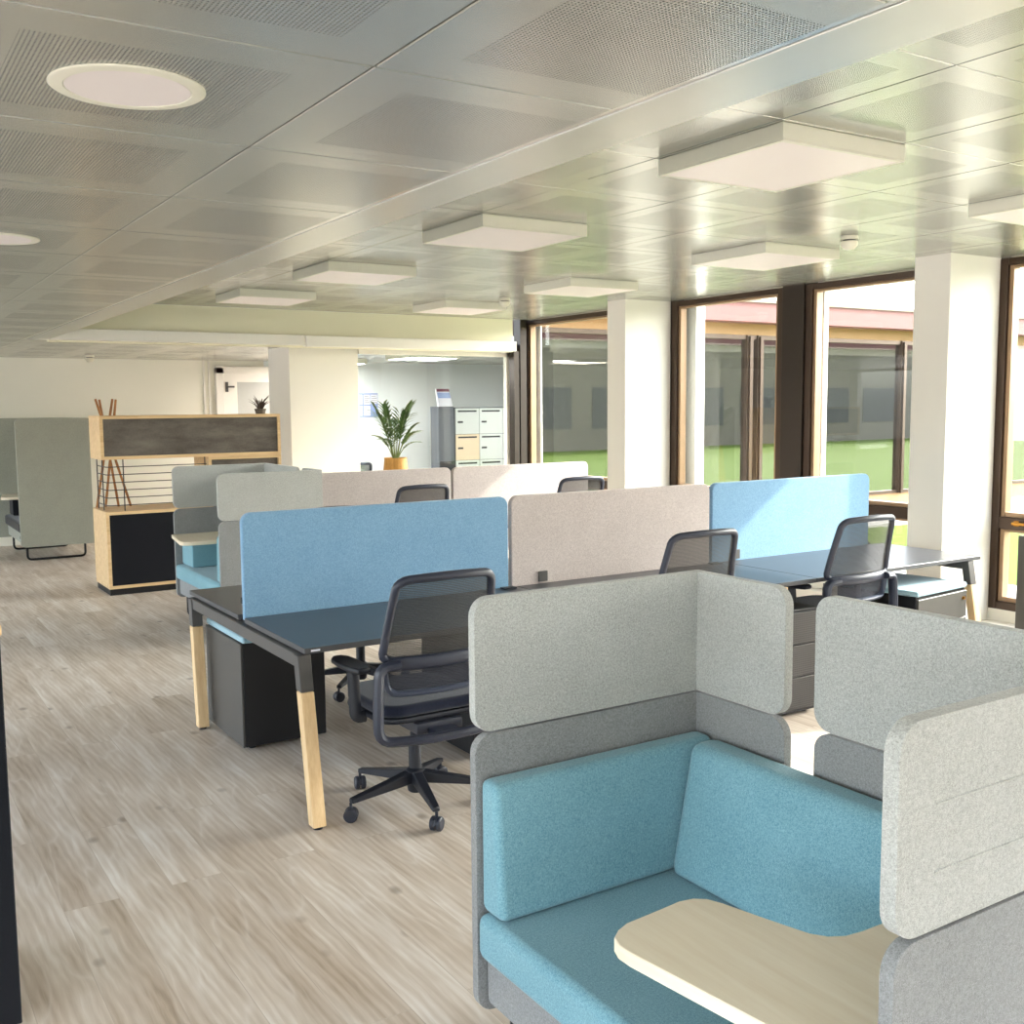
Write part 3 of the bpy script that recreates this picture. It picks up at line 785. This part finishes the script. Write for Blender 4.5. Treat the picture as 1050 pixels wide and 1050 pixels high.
# ------------------------------------------------------------------ shelf divider, sticks, plants
sh = thing('shelf_divider', 'oak shelving divider with grey boards and a black cabinet base', 'shelving unit', (2.9, 10.5, 0))
def off(b): bmesh.ops.translate(b, verts=b.verts, vec=(-2.9, -10.5, 0)); return b
def carcass(x0, x1, y0, y1, z0, z1, th=.03):
    b = BM(); bx(b, x0, x1, y0, y1, z1 - th, z1, .002, 1); bx(b, x0, x1, y0, y1, z0, z0 + th, .002, 1)
    bx(b, x0, x0 + th, y0, y1, z0 + th, z1 - th, .002, 1); bx(b, x1 - th, x1, y0, y1, z0 + th, z1 - th, .002, 1); return off(b)
obj('upper_case', carcass(2.01, 3.735, 10.2, 10.69, 1.27, 1.675), M['oak_x'], sh)
b = BM(); bx(b, 2.04, 3.705, 10.215, 10.24, 1.30, 1.645); obj('front_board', off(b), M['board'], sh, label='grey felt front board')
b = BM(); bx(b, 2.04, 3.705, 10.65, 10.68, 1.30, 1.645); obj('back_board', off(b), M['board'], sh)
obj('side_case', carcass(3.0, 3.735, 10.2, 10.70, .035, 1.268), M['oak_x'], sh)
b = BM(); bx(b, 3.03, 3.705, 10.23, 10.25, .065, 1.238); obj('side_board', off(b), M['board'], sh)
obj('base_case', carcass(2.03, 2.998, 10.2, 10.80, .06, .785), M['oak_x'], sh)
b = BM(); bx(b, 2.06, 2.97, 10.206, 10.23, .09, .755, .002, 1); obj('cabinet_front', off(b), M['cabinet_black'], sh)
b = BM(); bx(b, 2.06, 2.97, 10.5, 10.52, .09, .755); obj('cabinet_back', off(b), M['cabinet_black'], sh)
b = BM(); bx(b, 2.04, 2.99, 10.215, 10.79, 0, .06); obj('plinth', off(b), M['pedblack'], sh)
b = BM()
for k in range(6):
    z = .84 + k * .072
    tube(b, fillet([(2.06, 10.66, z), (2.06, 10.24, z), (2.99, 10.24, z)], .05, 4), .0045, 6)
obj('wire_rail', off(b), M['rod'], sh)
for (x, y) in ((2.06, 10.66), (2.06, 10.42), (2.21, 10.24), (2.98, 10.26)):
    b = BM(); tube(b, [(x, y, .786), (x, y, 1.269)], .0055, 6); obj('rod', off(b), M['rod'], sh)

def stick(x0, x1, zt, y0, label):
    b = BM(); n = 8; z0 = .786
    pts = [((x1 - x0) * k / n, .02 * k / n, (zt - z0) * k / n) for k in range(n + 1)]
    tube(b, pts, [.011 + .0015 * (k % 2) for k in range(n + 1)], 8)
    o = obj('bamboo_stick', b, M['bamboo'], None, 60); o.location = (x0, y0, z0)
    tag(o, label, 'bamboo stick', 'bamboo sticks behind the shelf divider')
# tall sticks standing on the base cabinet behind the upper case, crossing each other
stick(2.37, 2.09, 1.835, 10.72, 'bamboo stick behind the shelf top, leftmost tip of the left pair')
stick(2.26, 2.13, 1.83, 10.74, 'bamboo stick behind the shelf top, second tip of the left pair')
stick(2.06, 2.255, 1.835, 10.757, 'bamboo stick behind the shelf top, first tip of the right pair')
stick(2.145, 2.29, 1.83, 10.775, 'bamboo stick behind the shelf top, rightmost tip of the right pair')

# spiky plant on top of the shelf divider
ap = thing('spiky_plant', 'small spiky reddish plant on top of the shelf divider', 'plant', (3.62, 10.45, 1.676))
b = BM(); lathe(b, [(.045, 0), (.06, .05), (.058, .052), (.05, .045)], 18); obj('pot', b, M['board'], ap)
b = BM()
for k in range(16):
    a = k * 2.4; r = .05 + .06 * random.random(); h = .08 + .08 * random.random()
    c, s = math.cos(a), math.sin(a)
    tube(b, [(c * .02, s * .02, .04), (c * r * .6, s * r * .6, .04 + h * .6), (c * r * 1.4, s * r * 1.4, .04 + h)], [.009, .008, .001], 5, (1, .5))
obj('foliage', b, M['leafdark'], ap)

# palm in a basket standing on a low cabinet
lc = thing('low_cabinet', 'low white cabinet under the palm behind the far desk screens', 'cabinet', (4.97, 10.1, 0))
b = BM(); bx(b, -.3, .3, -.2, .2, 0, .74, .004, 1); obj('body', b, M['white'], lc)
for s in (-1, 1):
    b = BM(); bx(b, min(.003 * s, .297 * s), max(.003 * s, .297 * s), -.216, -.2, .03, .735, .003, 1); obj('door', b, M['white'], lc)
pl = thing('potted_palm', 'green kentia palm in a tapered tan basket before the glass partition', 'plant', (4.96, 10.1, .742))
b = BM(); lathe(b, [(.16, 0), (.165, .01), (.118, .44), (.123, .455), (.110, .455), (.108, .40)], 28); obj('basket', b, M['basket'], pl)
b = BM(); lathe(b, [(.107, .40), (.107, .425), (.05, .432)], 20); obj('soil', b, M['soil'], pl)
bs, bl = BM(), BM()
fr = [  # azimuth, length, arch, lean
    (-.2, .74, .55, .22), (1.9, .66, .30, .30), (2.3, .60, .2, .22), (-1.0, .56, .3, .25), (.8, .52, .4, .3), (3.9, .5, .4, .3), (3.4, .62, .5, .42), (2.7, .66, .35, .36), (.5, .60, .55, .42), (-.6, .50, .6, .42),
    (4.2, .48, .7, .36), (5.4, .46, .8, .46), (.1, .44, .8, .5), (3.0, .40, .8, .46), (1.2, .5, .5, .3), (4.7, .58, .3, .2), (3.7, .38, .9, .5), (5.9, .34, 1.0, .55)]
for (az, ln, arch, lean) in fr:
    c, s = math.cos(az), math.sin(az); pts = []
    for k in range(13):
        f = k / 12; rr = lean * .55 * ln * (f + arch * f * f * 1.1); zz = .42 + ln * (f * 1.0 - arch * .42 * f ** 2.4)
        pts.append(Vector((c * (.02 + rr), s * (.02 + rr), zz)))
    tube(bs, pts, [.006 - .004 * k / 12 for k in range(13)], 5)
    for k in range(5, 13):
        for side in (-1, 1):
            p = pts[k]; tdir = (pts[min(k + 1, 12)] - pts[k - 1]).normalized()
            sd = Vector((-s, c, 0)) * side
            ll = ln * (.34 - .13 * abs(k - 8.5) / 4) * (.9 + .2 * random.random())
            d = (tdir * .75 + sd * .65 + Vector((0, 0, .05))).normalized(); nrm = d.cross(Vector((0, 0, 1))); nrm = nrm.normalized()
            q1 = p + d * ll * .45; q2 = p + d * ll + Vector((0, 0, -ll * .22)); w = .016
            up = Vector((0, 0, .004))
            a = bl.verts.new(p - nrm * .003); a2 = bl.verts.new(p + nrm * .003)
            m1 = bl.verts.new(q1 - nrm * w); m0 = bl.verts.new(q1 + up * 1.5); m2 = bl.verts.new(q1 + nrm * w); e = bl.verts.new(q2)
            bl.faces.new((a, m1, m0)); bl.faces.new((a, m0, a2)); bl.faces.new((a2, m0, m2)); bl.faces.new((m1, e, m0)); bl.faces.new((m0, e, m2))
obj('stems', bs, M['stem'], pl)
obj('foliage', bl, M['leaf'], pl)

# ------------------------------------------------------------------ locker room behind the glass
LX, LY = 7.64, 13.35
lk = thing('locker_block', 'block of white parcel lockers behind the glass partition', 'lockers', (LX + .82, LY + .22, 0))
b = BM(); bx(b, -.82, .82, 0, .25, 0, 1.715, .004, 1); obj('body', b, M['greycab'], lk)
for i in range(4):
    for j in range(4):
        x0 = -.815 + i * .408; z1 = 1.70 - j * .385
        if z1 - .38 < .05: pass
        b = BM(); bx(b, x0 + .004, x0 + .404, -.018, 0, max(.03, z1 - .379), z1, .003, 1)
        dr = obj('door', b, M['locker_beige'] if (i, j) == (0, 1) else M['locker'], lk, label='beige locker door' if (i, j) == (0, 1) else None)
        b = BM(); bx(b, x0 + .04, x0 + .36, -.0195, -.0178, z1 - .055, z1 - .03); obj('mail_slot', b, M['slot'], dr)
        b = BM(); bx(b, x0 + .035, x0 + .125, -.022, -.0178, z1 - .215, z1 - .188, .002, 1); obj('lock', b, M['slot'], dr)
gc = thing('side_cabinet', 'slate grey cabinet end beside the white lockers', 'cabinet', (LX - .14, LY + .25, 0))
b = BM(); bx(b, -.13, .13, -.03, .22, 0, 1.73, .006, 2); obj('body', b, M['greycab'], gc)
b = BM(); bx(b, -.125, .125, -.045, -.03, .02, .93, .003, 1); obj('lower_door', b, M['slot'], gc)
bh = thing('brochure_holder', 'clear brochure holder with leaflets on top of the grey cabinet', 'brochure holder', (LX - .14, LY + .27, 1.731))
b = BM(); hexa(b, [(-.12, -.05, 0), (.11, -.05, 0), (-.12, .0, 0), (.11, .0, 0), (-.12, .04, .26), (.10, .04, .26), (-.12, .06, .26), (.10, .06, .26)]); obj('stand', b, M['paper'], bh)
for k, (z0, z1, m) in enumerate(((.215, .255, 'paperred'), (.12, .20, 'paperblue'), (.02, .10, 'paper'))):
    b = BM(); f0, f1 = z0 / .26, z1 / .26
    ya, yb_ = -.052 + .09 * f0, -.052 + .09 * f1
    hexa(b, [(-.11, ya - .004, z0), (.10, ya - .004, z0), (-.11, ya, z0), (.10, ya, z0), (-.11, yb_ - .004, z1), (.095, yb_ - .004, z1), (-.11, yb_, z1), (.095, yb_, z1)])
    obj('leaflet', b, M[m], bh)
nb = thing('notice_board', 'blue and white notice sheets on the wall behind the palm', 'notice board', (6.78, YB - .018, 1.58))
b = BM(); bx(b, -.2, .2, 0, .018, 0, .36, .002, 1); obj('board', b, M['paperblue'], nb)
for x0, x1, z0, z1 in ((-.19, -.06, .19, .34), (-.04, .07, .19, .34), (.08, .19, .2, .34), (-.19, -.06, .02, .17), (-.04, .07, .02, .17)):
    b = BM(); bx(b, x0, x1, -.003, 0, z0, z1)
    for r in range(4):
        zz = z1 - .025 - r * .03; bx(b, x0 + .012, x1 - .03 + .02 * (r % 2), -.004, -.003, zz - .006, zz, 0, 2, 1)
    obj('sheet', b, [M['paper'], M['greycab']], nb)

# ------------------------------------------------------------------ near left cabinet, board by the window
nc = thing('tall_cabinet', 'black cabinet with oak top cut by the left frame edge', 'cabinet', (-.045, 3.42, 0))
b = BM(); bx(b, -.38, .38, -.27, .25, 0, 1.122, .003, 1); obj('body', b, M['cabinet_black'], nc)
b = BM(); bx(b, -.385, .385, -.272, .255, 1.124, 1.152, .002, 1); obj('top', b, M['oak_x'], nc)
pb = thing('grey_floor_board', 'grey upright board in front of the right window', 'board', (6.93, 3.9, 0))
b = BM(); bx(b, -.02, .02, -.42, .37, .10, .80, .004, 1); obj('panel', b, M['ped'], pb)
for y in (-.3, .25):
    b = BM(); bx(b, -.12, .12, y - .02, y + .02, 0, .03, .003, 1); bx(b, -.015, .015, y - .015, y + .015, .03, .10); obj('foot', b, M['steel'], pb)

# ------------------------------------------------------------------ outside: courtyard and the wing across it
b = BM(); bx(b, XE + .1, 45, -40, 11.1, -.2, -.06); o = struct('lawn', b, M['lawn'], 'green courtyard lawn', 'lawn')
b = BM(); bx(b, XE + .1, 9.4, -40, 11.1, -.06, -.02); bx(b, 9.4, 20, 9.9, 11.1, -.06, -.02); struct('path', b, M['paving'])
b = BM(); bx(b, -40, XL - .12, -40, 30, -.2, -.08); bx(b, XL - .12, XE + .1, -40, YN - .12, -.2, -.08); struct('ground', b, M['paving'])
YW = 11.2
wg = thing('courtyard_wing', 'office wing across the courtyard with a pinkish roof edge', 'building', (13.5, YW, 0))
def wo(b): bmesh.ops.translate(b, verts=b.verts, vec=(-13.5, -YW, 0)); return b
b = BM(); bx(b, 7.55, 22, YW - .35, YW + 3.8, 2.88, 3.15); obj('roof_fascia', wo(b), M['pink'], wg)
b = BM(); bx(b, 7.55, 22, YW - .38, YW + 3.8, 3.15, 3.19); obj('roof_edge', wo(b), M['extgrey'], wg)
b = BM(); bx(b, 7.3, 22, YW - .05, YW + .12, 2.72, 2.88); obj('lintel', wo(b), M['tan'], wg)
b = BM(); bx(b, 7.3, 22, YW - .02, YW + .1, -.1, .25); obj('plinth', wo(b), M['tan'], wg)
xs = [7.38, 9.3, 11.20, 11.41, 14.66, 16.6, 18.6, 20.8]
for i, x in enumerate(xs):
    b = BM(); w = .06
    bx(b, x - w, x + w, YW - .06, YW + .08, .25, 2.72, .005, 1); bx(b, x - w * .5, x + w * .5, YW - .09, YW - .06, .25, 2.7)
    obj('window_post', wo(b), M['bronze'], wg)
for a, c in zip(xs, xs[1:]):
    b = BM(); bx(b, a + .05, c - .05, YW + .0, YW + .008, .3, 2.66); obj('pane', wo(b), M['glass_out'], wg)
    b = BM(); bx(b, a + .05, c - .05, YW - .04, YW + .06, .25, .30); bx(b, a + .05, c - .05, YW - .04, YW + .06, 2.66, 2.72); obj('rail', wo(b), M['bronze'], wg)
# white piers outside, sunlit on the side facing the sun
for i, (x1, y0, y1) in enumerate(((7.46, 8.06, 8.75), (7.40, 6.42, 6.80), (7.42, 4.68, 5.0), (7.40, 2.84, 3.16), (7.42, 1.0, 1.4), (7.36, 10.86, 11.12))):
    b = BM(); bx(b, XE + .145, x1, y0, y1, -.06, RZ + .02)
    struct('column', b, M['concrete'], 'white concrete pier outside the windows', 'column')
# shell chair seen through the wing's glass
wc = thing('shell_chair', 'white shell chair behind the glass of the courtyard wing', 'chair', (11.75, YW + .9, 0))
b = BM(); lathe(b, [(.02, .44), (.20, .45), (.26, .52), (.28, .66), (.275, .66), (.25, .53), (.19, .47), (.02, .46)], 28)
for v in b.verts:
    if v.co.z > .5: v.co.z += max(0, v.co.y) * .9
obj('shell', b, M['plastic_white'], wc)
b = BM(); lathe(b, [(.2, 0), (.2, .015), (.03, .03), (.025, .44)], 24); obj('pedestal_base', b, M['chrome'], wc)
# far building and hedge behind the camera side of the courtyard
fb = thing('garden_building', 'low grey building across the lawn, seen only in reflections', 'building', (26, -14, 0))
b = BM(); bx(b, -18, 24, -3, 3, -.1, 4.2); obj('wall', b, M['extgrey'], fb)
b = BM(); bx(b, -18.3, 24.3, -3.3, 3.3, 4.2, 4.6); obj('roof', b, M['pink'], fb)
b = BM()
for k in range(10): bx(b, -17 + k * 4, -14 + k * 4, 2.99, 3.02, .8, 2.4)
obj('window_band', b, M['roomgrey'], fb)

# ------------------------------------------------------------------ light
w = bpy.data.worlds.new('sky'); S.world = w; w.use_nodes = True
nt = w.node_tree; nt.nodes.clear()
sky = nt.nodes.new('ShaderNodeTexSky'); sky.sky_type = 'NISHITA'; sky.sun_disc = False
sky.sun_elevation = math.radians(35); sky.air_density = 1.0; sky.dust_density = 3.0; sky.ozone_density = 1.0
bgn = nt.nodes.new('ShaderNodeBackground'); ow = nt.nodes.new('ShaderNodeOutputWorld')
mixw = nt.nodes.new('ShaderNodeMix'); mixw.data_type = 'RGBA'; mixw.inputs[0].default_value = .6
hs = nt.nodes.new('ShaderNodeRGBToBW'); nt.links.new(sky.outputs[0], hs.inputs[0])
nt.links.new(sky.outputs[0], mixw.inputs[6]); nt.links.new(hs.outputs[0], mixw.inputs[7])
nt.links.new(mixw.outputs[2], bgn.inputs[0]); bgn.inputs[1].default_value = 1.1
nt.links.new(bgn.outputs[0], ow.inputs[0])
sd = Vector((-1, .33, -.69)).normalized()
sky.sun_rotation = math.atan2(-sd.x, -sd.y)
sl = bpy.data.lights.new('sun', 'SUN'); sl.energy = 5; sl.angle = math.radians(.8); sl.color = (1, .95, .88)
so = bpy.data.objects.new('sun', sl); C.objects.link(so); so.rotation_euler = sd.to_track_quat('-Z', 'Y').to_euler()

# ------------------------------------------------------------------ camera
F, YAW, PITCH, ROLL, H = 1079.479, .566208777, .101110599, -.00890668885, 1.74
cyw, syw, cp, sp = math.cos(YAW), math.sin(YAW), math.cos(PITCH), math.sin(PITCH)
fw = Vector((syw * cp, cyw * cp, -sp)); r = Vector((cyw, -syw, 0)); u = r.cross(fw)
r2 = r * math.cos(ROLL) + u * math.sin(ROLL); u2 = -r * math.sin(ROLL) + u * math.cos(ROLL)
cam = bpy.data.cameras.new('camera'); cam.sensor_fit = 'HORIZONTAL'; cam.sensor_width = 36; cam.lens = 36 * F / 1050; cam.clip_start = .05
co = bpy.data.objects.new('camera', cam); C.objects.link(co)
co.matrix_world = Matrix(((r2.x, u2.x, -fw.x, 0), (r2.y, u2.y, -fw.y, 0), (r2.z, u2.z, -fw.z, H), (0, 0, 0, 1)))
S.camera = co
S.view_settings.view_transform = 'Standard'; S.view_settings.look = 'None'; S.view_settings.gamma = 1; S.view_settings.use_curve_mapping = False
S.view_settings.exposure = 0.9
